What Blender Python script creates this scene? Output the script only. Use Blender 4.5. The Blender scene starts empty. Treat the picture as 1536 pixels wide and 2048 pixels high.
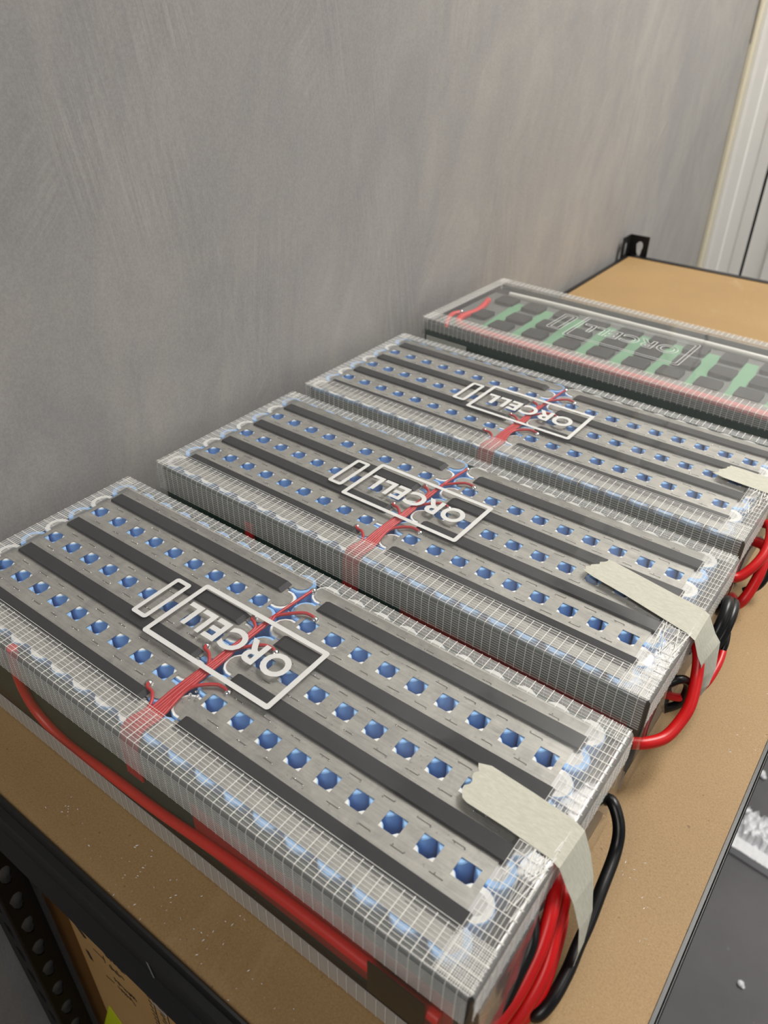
import bpy, bmesh, math, random
from mathutils import Vector, Matrix
random.seed(7)
sc = bpy.context.scene
COL = sc.collection

# ------------------------------------------------------------------ camera
SHELF = 0.90                     # height of the shelf board's top above the floor
ZO = SHELF + 0.0745              # height of the plane the cell tops lie in
cam_d = bpy.data.cameras.new('camera')
cam = bpy.data.objects.new('camera', cam_d); COL.objects.link(cam)
R = Matrix(((0.8026700601689578, -0.3469667727991319, 0.4851132167666815),
            (0.5963139900177513, 0.45129135500237305, -0.6638868414189509),
            (0.011419273946746834, 0.8221618888476149, 0.5691391997649181)))
cam.matrix_world = Matrix.Translation((0.26390568, -0.21859808, 0.32740322 + ZO)) @ R.to_4x4()
cam_d.sensor_width = 36.0
cam_d.sensor_fit = 'AUTO'
cam_d.lens = 36.0 * 1568.82 / 2048.0
cam_d.clip_start = 0.01
cam_d.dof.use_dof = True
cam_d.dof.focus_distance = 0.50
cam_d.dof.aperture_fstop = 11.0
sc.camera = cam

# ------------------------------------------------------------------ world, lights, exposure
w = bpy.data.worlds.new('room_air'); sc.world = w; w.use_nodes = True
w.node_tree.nodes['Background'].inputs[0].default_value = (0.95, 0.97, 1.0, 1)
w.node_tree.nodes['Background'].inputs[1].default_value = 0.24

def area(name, loc, size, energy, color=(1, 0.965, 0.91), target=None):
    l = bpy.data.lights.new(name, 'AREA'); l.shape = 'RECTANGLE'
    l.size, l.size_y = size; l.energy = energy; l.color = color
    o = bpy.data.objects.new(name, l); COL.objects.link(o); o.location = loc
    if target is not None:
        o.rotation_euler = (Vector(target) - Vector(loc)).to_track_quat('-Z', 'Y').to_euler()
    return o
area('ceiling_and_fill_light', (0.60, 1.35, 2.62), (0.6, 1.2), 50)
area('ceiling_and_fill_light', (0.25, -1.6, 2.62), (0.6, 1.2), 17)  # unseen fill lamp, added to brighten the dim near-left side
area('ceiling_and_fill_light', (2.4, 0.7, 2.62), (0.6, 1.2), 7)
sc.view_settings.view_transform = 'Standard'
sc.view_settings.look = 'None'
sc.view_settings.gamma = 1.0
sc.view_settings.use_curve_mapping = False
sc.view_settings.exposure = 0.22

# ------------------------------------------------------------------ helpers
def lin(r, g, b):
    f = lambda c: (c / 255 / 12.92) if c / 255 <= 0.04045 else ((c / 255 + 0.055) / 1.055) ** 2.4
    return (f(r), f(g), f(b), 1)

class MB:
    """collects geometry, then builds ONE mesh object"""
    def __init__(s): s.v = []; s.f = []; s.m = []; s.smooth = []
    def add(s, vs, fs, mat=0, smooth=False):
        o = len(s.v); s.v += [tuple(p) for p in vs]
        for f in fs: s.f.append(tuple(i + o for i in f)); s.m.append(mat); s.smooth.append(smooth)
    def box(s, x0, x1, y0, y1, z0, z1, mat=0):
        vs = [(x, y, z) for z in (z0, z1) for y in (y0, y1) for x in (x0, x1)]
        s.add(vs, [(0, 2, 3, 1), (4, 5, 7, 6), (0, 1, 5, 4), (2, 6, 7, 3), (0, 4, 6, 2), (1, 3, 7, 5)], mat)
    def prism(s, poly, z0, z1, mat=0, smooth=False):
        n = len(poly)
        s.add([(x, y, z0) for x, y in poly] + [(x, y, z1) for x, y in poly],
              [tuple(range(n - 1, -1, -1)), tuple(range(n, 2 * n))] +
              [(i, (i + 1) % n, n + (i + 1) % n, n + i) for i in range(n)], mat, smooth)
    def ring(s, outer, inner, z0, z1, mat=0):
        n = len(outer)
        vs = [(x, y, z) for z in (z0, z1) for L in (outer, inner) for x, y in L]
        fs = []
        for i in range(n):
            j = (i + 1) % n
            fs += [(2*n + i, 2*n + j, 3*n + j, 3*n + i), (j, i, n + i, n + j),
                   (i, j, 2*n + j, 2*n + i), (n + j, n + i, 3*n + i, 3*n + j)]
        s.add(vs, fs, mat)
    def tube(s, pts, r, n=10, mat=0, flat=1.0):
        P = [Vector(p) for p in pts]; vs = []; fs = []
        t0 = (P[1] - P[0]).normalized()
        up = Vector((0, 0, 1)) if abs(t0.z) < 0.9 else Vector((1, 0, 0))
        nrm = (up - t0 * up.dot(t0)).normalized()
        for i, p in enumerate(P):
            t = (P[min(i + 1, len(P) - 1)] - P[max(i - 1, 0)]).normalized()
            nrm = (nrm - t * nrm.dot(t)).normalized(); b = t.cross(nrm)
            rr = r[i] if isinstance(r, (list, tuple)) else r
            for k in range(n):
                a = 2 * math.pi * k / n
                vs.append(p + (nrm * math.cos(a) * flat + b * math.sin(a)) * rr)
        for i in range(len(P) - 1):
            for k in range(n):
                k2 = (k + 1) % n
                fs.append((i*n + k, i*n + k2, (i+1)*n + k2, (i+1)*n + k))
        s.add(vs, fs, mat, True)
        m = len(P) - 1
        s.add(vs[:n], [tuple(range(n - 1, -1, -1))], mat); s.add(vs[m*n:], [tuple(range(n))], mat)
    def ball(s, c, r, mat=0, n=8, sz=1.0):
        vs = []; fs = []; c = Vector(c); k = n // 2
        for i in range(k + 1):
            a = math.pi * i / k
            for j in range(n):
                b = 2 * math.pi * j / n
                vs.append(c + Vector((math.sin(a) * math.cos(b) * r, math.sin(a) * math.sin(b) * r, math.cos(a) * r * sz)))
        for i in range(k):
            for j in range(n):
                fs.append((i*n + j, (i+1)*n + j, (i+1)*n + (j+1) % n, i*n + (j+1) % n))
        s.add(vs, fs, mat, True)
    def mesh(s, name, mats):
        me = bpy.data.meshes.new(name); me.from_pydata(s.v, [], s.f)
        for m in (mats if isinstance(mats, (list, tuple)) else [mats]): me.materials.append(m)
        me.polygons.foreach_set('material_index', s.m)
        me.polygons.foreach_set('use_smooth', s.smooth)
        me.validate(); me.update(); return me
    def build(s, name, mats, parent=None): return link(name, s.mesh(name, mats), parent)

def link(name, me, parent=None, loc=None, rot=None):
    o = bpy.data.objects.new(name, me); COL.objects.link(o)
    if parent is not None: o.parent = parent
    if loc is not None: o.location = loc
    if rot is not None: o.rotation_euler = rot
    return o
def tag(o, label=None, cat=None, group=None, kind=None):
    if label: o['label'] = label
    if cat: o['category'] = cat
    if group: o['group'] = group
    if kind: o['kind'] = kind
    return o
def empty(name, loc, rz=0.0):
    o = bpy.data.objects.new(name, None); COL.objects.link(o); o.empty_display_size = 0.05
    o.location = loc; o.rotation_euler = (0, 0, rz); return o
def spline(ctrl, n=8):
    """Catmull-Rom through control points"""
    P = [Vector(p) for p in ctrl]; P = [P[0] * 2 - P[1]] + P + [P[-1] * 2 - P[-2]]; out = []
    for i in range(1, len(P) - 2):
        for k in range(n):
            t = k / n
            out.append(0.5 * ((2 * P[i]) + (P[i+1] - P[i-1]) * t + (2*P[i-1] - 5*P[i] + 4*P[i+1] - P[i+2]) * t*t
                              + (-P[i-1] + 3*P[i] - 3*P[i+1] + P[i+2]) * t**3))
    out.append(P[-2]); return out
def rrect(x0, x1, y0, y1, r, n=4):
    out = []
    for cx, cy, a0 in ((x1-r, y1-r, 0), (x0+r, y1-r, 90), (x0+r, y0+r, 180), (x1-r, y0+r, 270)):
        for k in range(n + 1):
            a = math.radians(a0 + 90 * k / n); out.append((cx + r*math.cos(a), cy + r*math.sin(a)))
    return out

# ------------------------------------------------------------------ materials
def mat(name, color, rough=0.5, metal=0.0, spec=0.5, **kw):
    m = bpy.data.materials.new(name); m.use_nodes = True
    b = m.node_tree.nodes['Principled BSDF']
    b.inputs['Base Color'].default_value = color; b.inputs['Roughness'].default_value = rough
    b.inputs['Metallic'].default_value = metal; b.inputs['Specular IOR Level'].default_value = spec
    for k, v in kw.items(): b.inputs[k].default_value = v
    return m
class NT:
    def __init__(s, m): s.t = m.node_tree; s.b = s.t.nodes['Principled BSDF']
    def n(s, typ, **kw):
        x = s.t.nodes.new(typ)
        for k, v in kw.items():
            if k in x.inputs: x.inputs[k].default_value = v
            else: setattr(x, k, v)
        return x
    def l(s, a, b): s.t.links.new(a, b)
    def coord(s, scale=(1, 1, 1), rot=(0, 0, 0)):
        c = s.n('ShaderNodeTexCoord'); mp = s.n('ShaderNodeMapping')
        mp.inputs['Scale'].default_value = scale; mp.inputs['Rotation'].default_value = rot
        s.l(c.outputs['Object'], mp.inputs['Vector']); return mp.outputs[0]
    def turned(s, rot, scale):
        a = s.coord((1, 1, 1), rot); mp = s.n('ShaderNodeMapping'); mp.inputs['Scale'].default_value = scale
        s.l(a, mp.inputs['Vector']); return mp.outputs[0]
    def noise(s, vec, scale, detail=4, rough=0.55, dist=0.0):
        x = s.n('ShaderNodeTexNoise'); x.inputs['Scale'].default_value = scale; x.inputs['Detail'].default_value = detail
        x.inputs['Roughness'].default_value = rough; x.inputs['Distortion'].default_value = dist
        s.l(vec, x.inputs['Vector']); return x.outputs['Fac']
    def ramp(s, fac, stops):
        r = s.n('ShaderNodeValToRGB'); e = r.color_ramp.elements
        while len(e) < len(stops): e.new(0.5)
        for i, (p, c) in enumerate(stops): e[i].position = p; e[i].color = c if len(c) == 4 else (*c, 1)
        s.l(fac, r.inputs[0]); return r.outputs[0]
    def mix(s, fac, a, b, mode='MIX'):
        x = s.n('ShaderNodeMix', data_type='RGBA', blend_type=mode)
        for sock, v in ((x.inputs[0], fac), (x.inputs[6], a), (x.inputs[7], b)):
            if hasattr(v, 'links'): s.l(v, sock)
            else: sock.default_value = v
        return x.outputs[2]
    def math(s, op, a, b=0.0):
        x = s.n('ShaderNodeMath', operation=op)
        for sock, v in ((x.inputs[0], a), (x.inputs[1], b)):
            if hasattr(v, 'links'): s.l(v, sock)
            else: sock.default_value = v
        return x.outputs[0]
    def bump(s, h, strength, dist=0.001):
        x = s.n('ShaderNodeBump'); x.inputs['Strength'].default_value = strength; x.inputs['Distance'].default_value = dist
        s.l(h, x.inputs['Height']); s.l(x.outputs[0], s.b.inputs['Normal'])

def plaster():
    m = mat('trowelled_plaster', (0.3, 0.3, 0.29, 1), 0.62, spec=0.3); k = NT(m)
    v = k.coord(); rad = math.radians
    blotch = k.noise(k.turned((rad(12), 0, 0), (1, 1.5, 0.8)), 2.6, 5, 0.58, 0.8); blotch2 = k.noise(k.turned((rad(20), 0, 0), (1, 1.6, 0.7)), 9, 6, 0.62, 1.0)
    # families of brush and trowel strokes, each long and thin, showing only in patches
    s1 = k.noise(k.turned((rad(-9), 0, 0), (1, 170, 5)), 1.6, 4, 0.7, 0.25)
    s2 = k.noise(k.turned((rad(48), 0, 0), (1, 130, 6)), 1.6, 4, 0.7, 0.25)
    s3 = k.noise(k.turned((rad(9), 0, 0), (1, 120, 4)), 1.7, 4, 0.7, 0.4)
    f1 = k.ramp(k.noise(k.coord((1, 1, .7)), 5.3, 2), [(0.54, (0, 0, 0)), (0.60, (1, 1, 1))])
    f2 = k.ramp(k.noise(k.coord((1.3, 1, .6)), 3.3, 2), [(0.45, (0, 0, 0)), (0.58, (1, 1, 1))])
    show = k.ramp(k.noise(k.coord((1, 1.2, .8)), 6.1, 3), [(0.46, (0.08, 0.08, 0.08)), (0.66, (1, 1, 1))])
    st = k.mix(f2, s1, s3); st = k.mix(f1, st, s2)
    fine = k.noise(v, 520, 3, 0.65)
    c = k.ramp(blotch, [(0.30, lin(140, 138, 138)), (0.5, lin(154, 152, 150)), (0.70, lin(168, 165, 160))])
    c = k.mix(0.40, c, k.ramp(blotch2, [(0.32, lin(134, 134, 136)), (0.52, lin(154, 151, 148)), (0.70, lin(174, 170, 163))]))
    c = k.mix(k.math('MULTIPLY', show, 0.30), c, k.ramp(st, [(0.34, lin(120, 119, 119)), (0.5, lin(152, 150, 148)), (0.66, lin(186, 183, 179))]))
    c = k.mix(0.07, c, k.ramp(fine, [(0.35, lin(80, 80, 80)), (0.65, lin(225, 222, 218))]))
    k.l(c, k.b.inputs['Base Color'])
    h = k.math('ADD', k.math('MULTIPLY', k.math('MULTIPLY', st, show), 1.0), k.math('MULTIPLY', fine, 0.30))
    k.bump(h, 0.32, 0.0014)
    return m
def fibreboard():
    m = mat('brown_fibreboard', lin(172, 138, 92), 0.55, spec=0.35); k = NT(m)
    v = k.coord()
    a = k.noise(v, 7, 4, 0.6); b = k.noise(v, 900, 4, 0.8, 0.6); d = k.noise(v, 1600, 2, 0.6)
    c = k.ramp(a, [(0.3, lin(150, 121, 80)), (0.7, lin(163, 133, 91))])
    c = k.mix(0.35, c, k.ramp(b, [(0.32, lin(104, 78, 44)), (0.5, lin(157, 128, 86)), (0.72, lin(190, 163, 122))]))
    dark = k.ramp(k.noise(v, 260, 2, 0.5), [(0.24, (1, 1, 1)), (0.29, (0, 0, 0))])
    c = k.mix(k.math('MULTIPLY', dark, 0.55), c, lin(92, 66, 36))
    scuff = k.ramp(k.noise(k.coord((1, 0.4, 1), (0, 0, 0.5)), 14, 6, 0.7, 0.8), [(0.6, (0, 0, 0)), (0.76, (1, 1, 1))])
    c = k.mix(k.math('MULTIPLY', scuff, 0.16), c, lin(222, 202, 168))
    k.l(c, k.b.inputs['Base Color']); k.bump(d, 0.15, 0.0004)
    return m
def film(name, haze=0.035, tint=(1, 1, 1, 1), refl=0.55, base=0.045, rough=0.06, bump=0.25, power=4.2, hazecol=(0.9, 0.9, 0.9, 1)):
    """thin clear plastic sheet: see-through, Fresnel-like gloss, a trace of milkiness"""
    m = bpy.data.materials.new(name); m.use_nodes = True; t = m.node_tree; t.nodes.clear()
    N = t.nodes.new; L = t.links.new
    out = N('ShaderNodeOutputMaterial'); tr = N('ShaderNodeBsdfTransparent'); tr.inputs[0].default_value = tint
    gl = N('ShaderNodeBsdfGlossy'); gl.inputs['Roughness'].default_value = rough; gl.inputs['Color'].default_value = (1, 1, 1, 1)
    df = N('ShaderNodeBsdfDiffuse'); df.inputs[0].default_value = hazecol
    lw = N('ShaderNodeLayerWeight'); lw.inputs['Blend'].default_value = 0.5
    pw = N('ShaderNodeMath'); pw.operation = 'POWER'; pw.inputs[1].default_value = power
    ma = N('ShaderNodeMath'); ma.operation = 'MULTIPLY_ADD'; ma.inputs[1].default_value = refl; ma.inputs[2].default_value = base
    L(lw.outputs['Facing'], pw.inputs[0]); L(pw.outputs[0], ma.inputs[0])
    m1 = N('ShaderNodeMixShader'); m1.inputs[0].default_value = haze
    L(tr.outputs[0], m1.inputs[1]); L(df.outputs[0], m1.inputs[2])
    m2 = N('ShaderNodeMixShader'); L(ma.outputs[0], m2.inputs[0]); L(m1.outputs[0], m2.inputs[1]); L(gl.outputs[0], m2.inputs[2])
    L(m2.outputs[0], out.inputs[0])
    if bump:
        c = N('ShaderNodeTexCoord'); nz = N('ShaderNodeTexNoise'); nz.inputs['Scale'].default_value = 26; nz.inputs['Detail'].default_value = 3
        bp = N('ShaderNodeBump'); bp.inputs['Strength'].default_value = bump; bp.inputs['Distance'].default_value = 0.002
        L(c.outputs['Object'], nz.inputs['Vector']); L(nz.outputs['Fac'], bp.inputs['Height']); L(bp.outputs[0], gl.inputs['Normal'])
    return m
def nickel():
    m = mat('nickel_sheet', lin(178, 176, 170), 0.42, metal=0.55, spec=0.5); k = NT(m)
    v = k.coord(); a = k.noise(v, 60, 5, 0.65, 0.8); b = k.noise(k.coord((6, 90, 1)), 8, 4, 0.6)
    c = k.ramp(a, [(0.3, lin(138, 137, 133)), (0.55, lin(168, 166, 160)), (0.75, lin(190, 187, 179))])
    k.l(k.mix(0.25, c, k.ramp(b, [(0.3, lin(135, 134, 130)), (0.7, lin(205, 203, 196))])), k.b.inputs['Base Color'])
    k.l(k.ramp(a, [(0.3, (0.5, 0.5, 0.5)), (0.7, (0.34, 0.34, 0.34))]), k.b.inputs['Roughness'])
    base = k.b.inputs['Base Color'].links[0].from_socket
    sp = k.ramp(k.noise(v, 520, 3, 0.6), [(0.30, (1, 1, 1)), (0.36, (0, 0, 0))]); zone = k.ramp(k.noise(v, 75, 2), [(0.5, (0, 0, 0)), (0.62, (1, 1, 1))])
    k.l(k.mix(k.math('MULTIPLY', k.math('MULTIPLY', sp, zone), 0.6), base, lin(84, 82, 76)), k.b.inputs['Base Color'])
    k.bump(a, 0.15, 0.0004); return m
def cardboard():
    m = mat('brown_cardboard', lin(172, 134, 84), 0.75, spec=0.2); k = NT(m); v = k.coord()
    c = k.ramp(k.noise(v, 6, 5, 0.6), [(0.3, lin(170, 132, 82)), (0.7, lin(186, 148, 98))])
    k.l(c, k.b.inputs['Base Color']); return m
def paper_tape():
    m = mat('cream_masking_tape', lin(204, 201, 186), 0.75, spec=0.2); k = NT(m)
    v = k.coord(); a = k.noise(k.coord((300, 900, 300)), 1, 3, 0.6)
    k.l(k.ramp(a, [(0.3, lin(184, 183, 169)), (0.7, lin(200, 198, 185))]), k.b.inputs['Base Color'])
    k.bump(a, 0.3, 0.0003); return m
def concrete_floor():
    m = mat('dark_grey_floor', lin(96, 95, 97), 0.6, spec=0.3); k = NT(m); v = k.coord()
    c = k.ramp(k.noise(v, 3.2, 6, 0.6), [(0.3, lin(84, 83, 86)), (0.7, lin(104, 103, 105))])
    c = k.mix(k.ramp(k.noise(v, 30, 3, 0.5), [(0.7, (0, 0, 0)), (0.76, (1, 1, 1))]), c, lin(132, 131, 132))
    k.l(c, k.b.inputs['Base Color']); return m

M = dict(
    plaster=plaster(), board=fibreboard(), nickel=nickel(), cardboard=cardboard(), tape=paper_tape(), floor=concrete_floor(),
    film=film('clear_film', 0.018, base=0.04), film4=film('milky_film', 0.085), tapeside=film('filament_tape_side', 0.30, refl=0.35, base=0.06, rough=0.2, bump=0.5, hazecol=(0.55, 0.545, 0.53, 1)), tapefoot=film('filament_tape_foot', 0.58, refl=0.35, base=0.06, rough=0.2, bump=0.5, hazecol=(0.62, 0.60, 0.57, 1)), tapefilm=film('filament_tape_film', 0.11, refl=0.35, base=0.05, rough=0.18, bump=0.5, hazecol=(0.95, 0.95, 0.93, 1)),
    flap=film('loose_film', 0.06, refl=0.4, base=0.05, rough=0.12, bump=0.6),
    thread=mat('white_filament', lin(224, 223, 218), 0.45, spec=0.5),
    blue=mat('blue_cell_sleeve', lin(150, 196, 246), 0.35, spec=0.5),
    ringw=mat('white_insulator_ring', lin(235, 236, 234), 0.5),
    steel=mat('cell_steel', lin(190, 190, 190), 0.35, metal=0.9),
    strip=mat('dark_foam_strip', lin(37, 38, 41), 0.6, spec=0.3),
    green=mat('dark_green_panel', lin(26, 58, 50), 0.6, spec=0.3),
    black=mat('black_panel', lin(22, 23, 24), 0.6, spec=0.3),
    redband=mat('dark_red_wrap', lin(150, 40, 38), 0.5),
    wire=mat('red_thin_wire', lin(178, 40, 44), 0.38, spec=0.5),
    red=mat('red_silicone_cable', lin(205, 18, 20), 0.36, spec=0.5),
    blk=mat('black_silicone_cable', lin(10, 10, 12), 0.35, spec=0.45),
    solder=mat('solder', lin(225, 226, 226), 0.18, metal=1.0),
    glue=mat('clear_glue', (1, 1, 1, 1), 0.12, spec=0.6, **{'Transmission Weight': 0.9, 'IOR': 1.45}),
    weld=mat('weld_slit', lin(92, 90, 84), 0.5, metal=0.3),
    logo=mat('white_print', lin(208, 208, 206), 0.5),
    rack=mat('black_enamel', lin(13, 13, 15), 0.36, spec=0.5),
    rackmatte=mat('black_powder_coat', lin(24, 23, 24), 0.5, spec=0.4),
    scratch=mat('bare_scratch', lin(150, 152, 156), 0.4, metal=0.5),
    white=mat('white_gloss_paint', lin(245, 244, 240), 0.35),
    beige=mat('beige_sealant', lin(222, 214, 190), 0.5),
    dark=mat('dark_gap', lin(10, 10, 11), 0.7),
    ceil=mat('grey_ceiling', lin(150, 150, 150), 0.8),
    foam=mat('white_foam', lin(236, 237, 240), 0.8),
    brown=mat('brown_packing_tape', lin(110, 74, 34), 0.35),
    ink=mat('black_print', lin(38, 30, 22), 0.7),
    lime=mat('yellow_green_label', lin(205, 215, 20), 0.5),
    label=mat('white_label', lin(226, 226, 224), 0.5),
    greylabel=mat('grey_label', lin(186, 188, 180), 0.5),
    masking_green=mat('pale_green_masking', lin(98, 148, 112), 0.6),
    cover=mat('grey_cover_board', lin(92, 96, 93), 0.6), block=mat('black_foam_block', lin(27, 29, 29), 0.65, spec=0.25),
    whiteroll=mat('white_plastic_roll', lin(222, 221, 214), 0.4),
)

# ------------------------------------------------------------------ the setting
WX = -0.222
def struct(name, mb, m, parent=None): return tag(mb.build(name, m, parent), kind='structure' if parent is None else None)
b = MB(); b.box(WX - 0.12, WX, -2.2, 1.628, 0.0, 2.7); struct('wall_left', b, M['plaster'])
b = MB(); b.box(-1.2, 4.0, -2.6, 2.6, -0.1, 0.0); struct('floor', b, M['floor'])
b = MB(); b.box(-1.2, 4.0, -2.6, 2.6, 2.7, 2.8); struct('ceiling', b, M['ceil'])
b = MB(); b.box(-0.9, -0.36, 1.63, 1.78, 0, 2.7); b.box(0.80, 4.0, 1.67, 1.78, 0, 2.7); b.box(-0.36, 0.80, 1.67, 1.78, 2.15, 2.7)
struct('wall_far', b, M['white'])
# sealant bead, moulded white frame and the door leaf beside it
b = MB()
b.tube([(WX + .0045, 1.634, 0), (WX + .0045, 1.634, 1.22), (WX + .0055, 1.634, 1.40), (WX + .006, 1.634, 2.15)], 0.0062, 8)
b.box(WX + .0005, WX + .0035, 1.6282, 1.634, 0, 1.19)
struct('trim_1', b, M['beige'])
b = MB()
prof = [(-0.2120, 1.650), (-0.2120, 1.6375), (-0.205, 1.6358), (-0.198, 1.6372), (-0.1810, 1.6382), (-0.1775, 1.6405), (-0.1575, 1.6420), (-0.1530, 1.6400), (-0.1325, 1.6398), (-0.1325, 1.650)]
n = len(prof)
b.add([(x, y, 0) for x, y in prof] + [(x, y, 2.15) for x, y in prof],
      [(i, (i + 1) % n, n + (i + 1) % n, n + i) for i in range(n)] + [tuple(range(n, 2 * n)), tuple(range(n - 1, -1, -1))])
struct('trim_2', b, M['white'])
b = MB(); b.box(-0.34, 0.80, 1.668, 1.70, 0, 2.15, 0); struct('door_gap_shade', b, M['dark'])  # dark sheet behind the door, its colour stands in for shade in the gap
b = MB(); b.box(-0.1262, 0.74, 1.645, 1.668, 0.008, 2.13); 
d1 = struct('door_1', b, M['white'])
b = MB()
b.box(-0.085, 0.60, 1.6385, 1.6445, 0.12, 2.0); b.build('door_panel', M['white'], d1)

# ------------------------------------------------------------------ shelving rack
X0, X1 = WX + 0.007, 0.2735      # outer post faces (depth)
Y0, Y1 = -0.1255, 1.146          # outer post faces (length)
BZ = SHELF
rack = empty('shelving_rack', (0, 0, 0))
tag(rack, 'black steel shelving rack with brown board top standing against the grey plaster wall', 'shelf')
BX0, BX1, BY0, BY1 = -0.2045, 0.2680, -0.1217, 1.1265
b = MB(); b.box(BX0, BX1, BY0, BY1, BZ - 0.012, BZ); b.build('shelf_board', M['board'], rack)
b = MB(); b.box(BX0, BX1, BY0, BY1, 0.28, 0.292); b.build('shelf_board', M['board'], rack)

def beam(p0, p1, outward, top, name='beam'):
    """stepped rolled-steel beam swept from p0 to p1; profile is (outward distance, height)"""
    prof = [(0.0, 0.0), (0.0010, 0.0012), (0.0022, 0.0005), (0.0024, -0.0095), (0.0060, -0.0125), (0.0064, -0.0150), (0.0060, -0.0330),
            (0.0120, -0.0440), (0.0115, -0.0455), (0.0045, -0.0345), (0.0045, -0.0135), (0.0005, -0.0120), (0.0, -0.0118)]
    p0 = Vector(p0); p1 = Vector(p1); o = Vector(outward); n = len(prof); mb = MB()
    vs = [p + o * u + Vector((0, 0, top + z)) for p in (p0, p1) for u, z in prof]
    mb.add(vs, [(i, (i + 1) % n, n + (i + 1) % n, n + i) for i in range(n)] + [tuple(range(n - 1, -1, -1)), tuple(range(n, 2 * n))])
    return mb.build(name, M['rack'], rack)
def slim(x0, x1, y0, y1, z0, z1):
    mb = MB(); mb.box(x0, x1, y0, y1, z0, z1); return mb.build('beam', M['rack'], rack)
nb = beam((X0 + .004, BY0 - 0.0002, 0), (X1 - .004, BY0 - 0.0002, 0), (0, -1, 0), BZ + 0.0012)
# scratch on the near beam
b = MB()
b.add([(0.0505, BY0 - 0.0067, BZ - 0.018), (0.0525, BY0 - 0.0067, BZ - 0.0175), (0.055, BY0 - 0.0069, BZ - 0.0300), (0.0535, BY0 - 0.0069, BZ - 0.031)], [(0, 1, 2, 3)])
b.add([(0.056, BY0 - 0.0124, BZ - 0.0432), (0.0680, BY0 - 0.0124, BZ - 0.0432), (0.0685, BY0 - 0.0128, BZ - 0.0438), (0.0565, BY0 - 0.0128, BZ - 0.0438)], [(0, 1, 2, 3)])
b.build('scratch', M['scratch'], nb)
for lz in (BZ, 0.292):
    if lz < BZ: slim(X0 + .004, X1 - .004, BY0 - .004, BY0 - .0004, lz - .035, lz + .001)
    # front rim: thin lip with a rolled edge
    mb = MB(); mb.box(BX1 + .0003, BX1 + .0016, Y0 + .004, Y1 - .004, lz - .034, lz + .0006); mb.box(BX1 + .0016, BX1 + .0032, Y0 + .004, Y1 - .004, lz - .034, lz - .0022)
    mb.tube([(BX1 + .0031, Y0 + .004, lz - .0018), (BX1 + .0031, Y1 - .004, lz - .0018)], 0.0008, 8)
    mb.build('beam', M['rack'], rack)
    slim(X0 + .004, BX0 - .0003, Y0 + .004, Y1 - .004, lz - .034, lz + .0012)                # wall side
    mb = MB(); mb.box(X0 + .004, X1 - .004, BY1 + .0003, BY1 + .012, lz - .034, lz + .0012); mb.build('beam', M['rack'], rack)   # far side

KEY = [(-98.8, -391.3), (-99.8, -396.7), (-101.2, -404.8), (-104.1, -409.0), (-107.2, -409.3), (-109.0, -404.8), (-109.2, -400.2), (-110.8, -395.2), (-110.7, -390.2), (-108.8, -386.3), (-104.6, -385.2), (-101.3, -387.6)]
KEY = [((y + 105.0) / 1000, (z + 397.0) / 1000) for y, z in KEY]
def cell_with_hole(mb, w0, w1, h0, h1, poly, c, place):
    """a flange segment w0..w1 by h0..h1 with a hole: place(u, v, side) makes a 3-D point"""
    cu, cv = c; angs = sorted({math.atan2(v, u) for u, v in poly} | {math.atan2(hv - cv, wu - cu) for wu in (w0, w1) for hv in (h0, h1)})
    pa = sorted((math.atan2(v, u), u, v) for u, v in poly); n = len(angs)
    def hole(a):
        for i in range(len(pa)):
            a0, u0, v0 = pa[i]; a1, u1, v1 = pa[(i + 1) % len(pa)]
            if i == len(pa) - 1: a1 += 2 * math.pi
            aa = a if a >= a0 - 1e-9 or i < len(pa) - 1 else a + 2 * math.pi
            if a0 - 1e-9 <= aa <= a1 + 1e-9:
                d = (math.cos(a), math.sin(a)); eu, ev = u1 - u0, v1 - v0
                den = d[0] * ev - d[1] * eu
                t = (u0 * ev - v0 * eu) / den if abs(den) > 1e-12 else math.hypot(u0, v0)
                return cu + d[0] * t, cv + d[1] * t
        return cu + pa[0][1], cv + pa[0][2]
    def rim(a):
        d = (math.cos(a), math.sin(a)); t = 1e9
        if abs(d[0]) > 1e-9: t = min(t, ((w1 if d[0] > 0 else w0) - cu) / d[0])
        if abs(d[1]) > 1e-9: t = min(t, ((h1 if d[1] > 0 else h0) - cv) / d[1])
        return cu + d[0] * t, cv + d[1] * t
    I = [hole(a) for a in angs]; O = [rim(a) for a in angs]
    vs = [place(u, v, s) for s in (0, 1) for L in (O, I) for u, v in L]; fs = []
    for i in range(n):
        j = (i + 1) % n
        fs += [(i, j, n + j, n + i), (2*n + j, 2*n + i, 3*n + i, 3*n + j), (n + i, n + j, 3*n + j, 3*n + i), (j, i, 2*n + i, 2*n + j)]
    mb.add(vs, fs)
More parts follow.
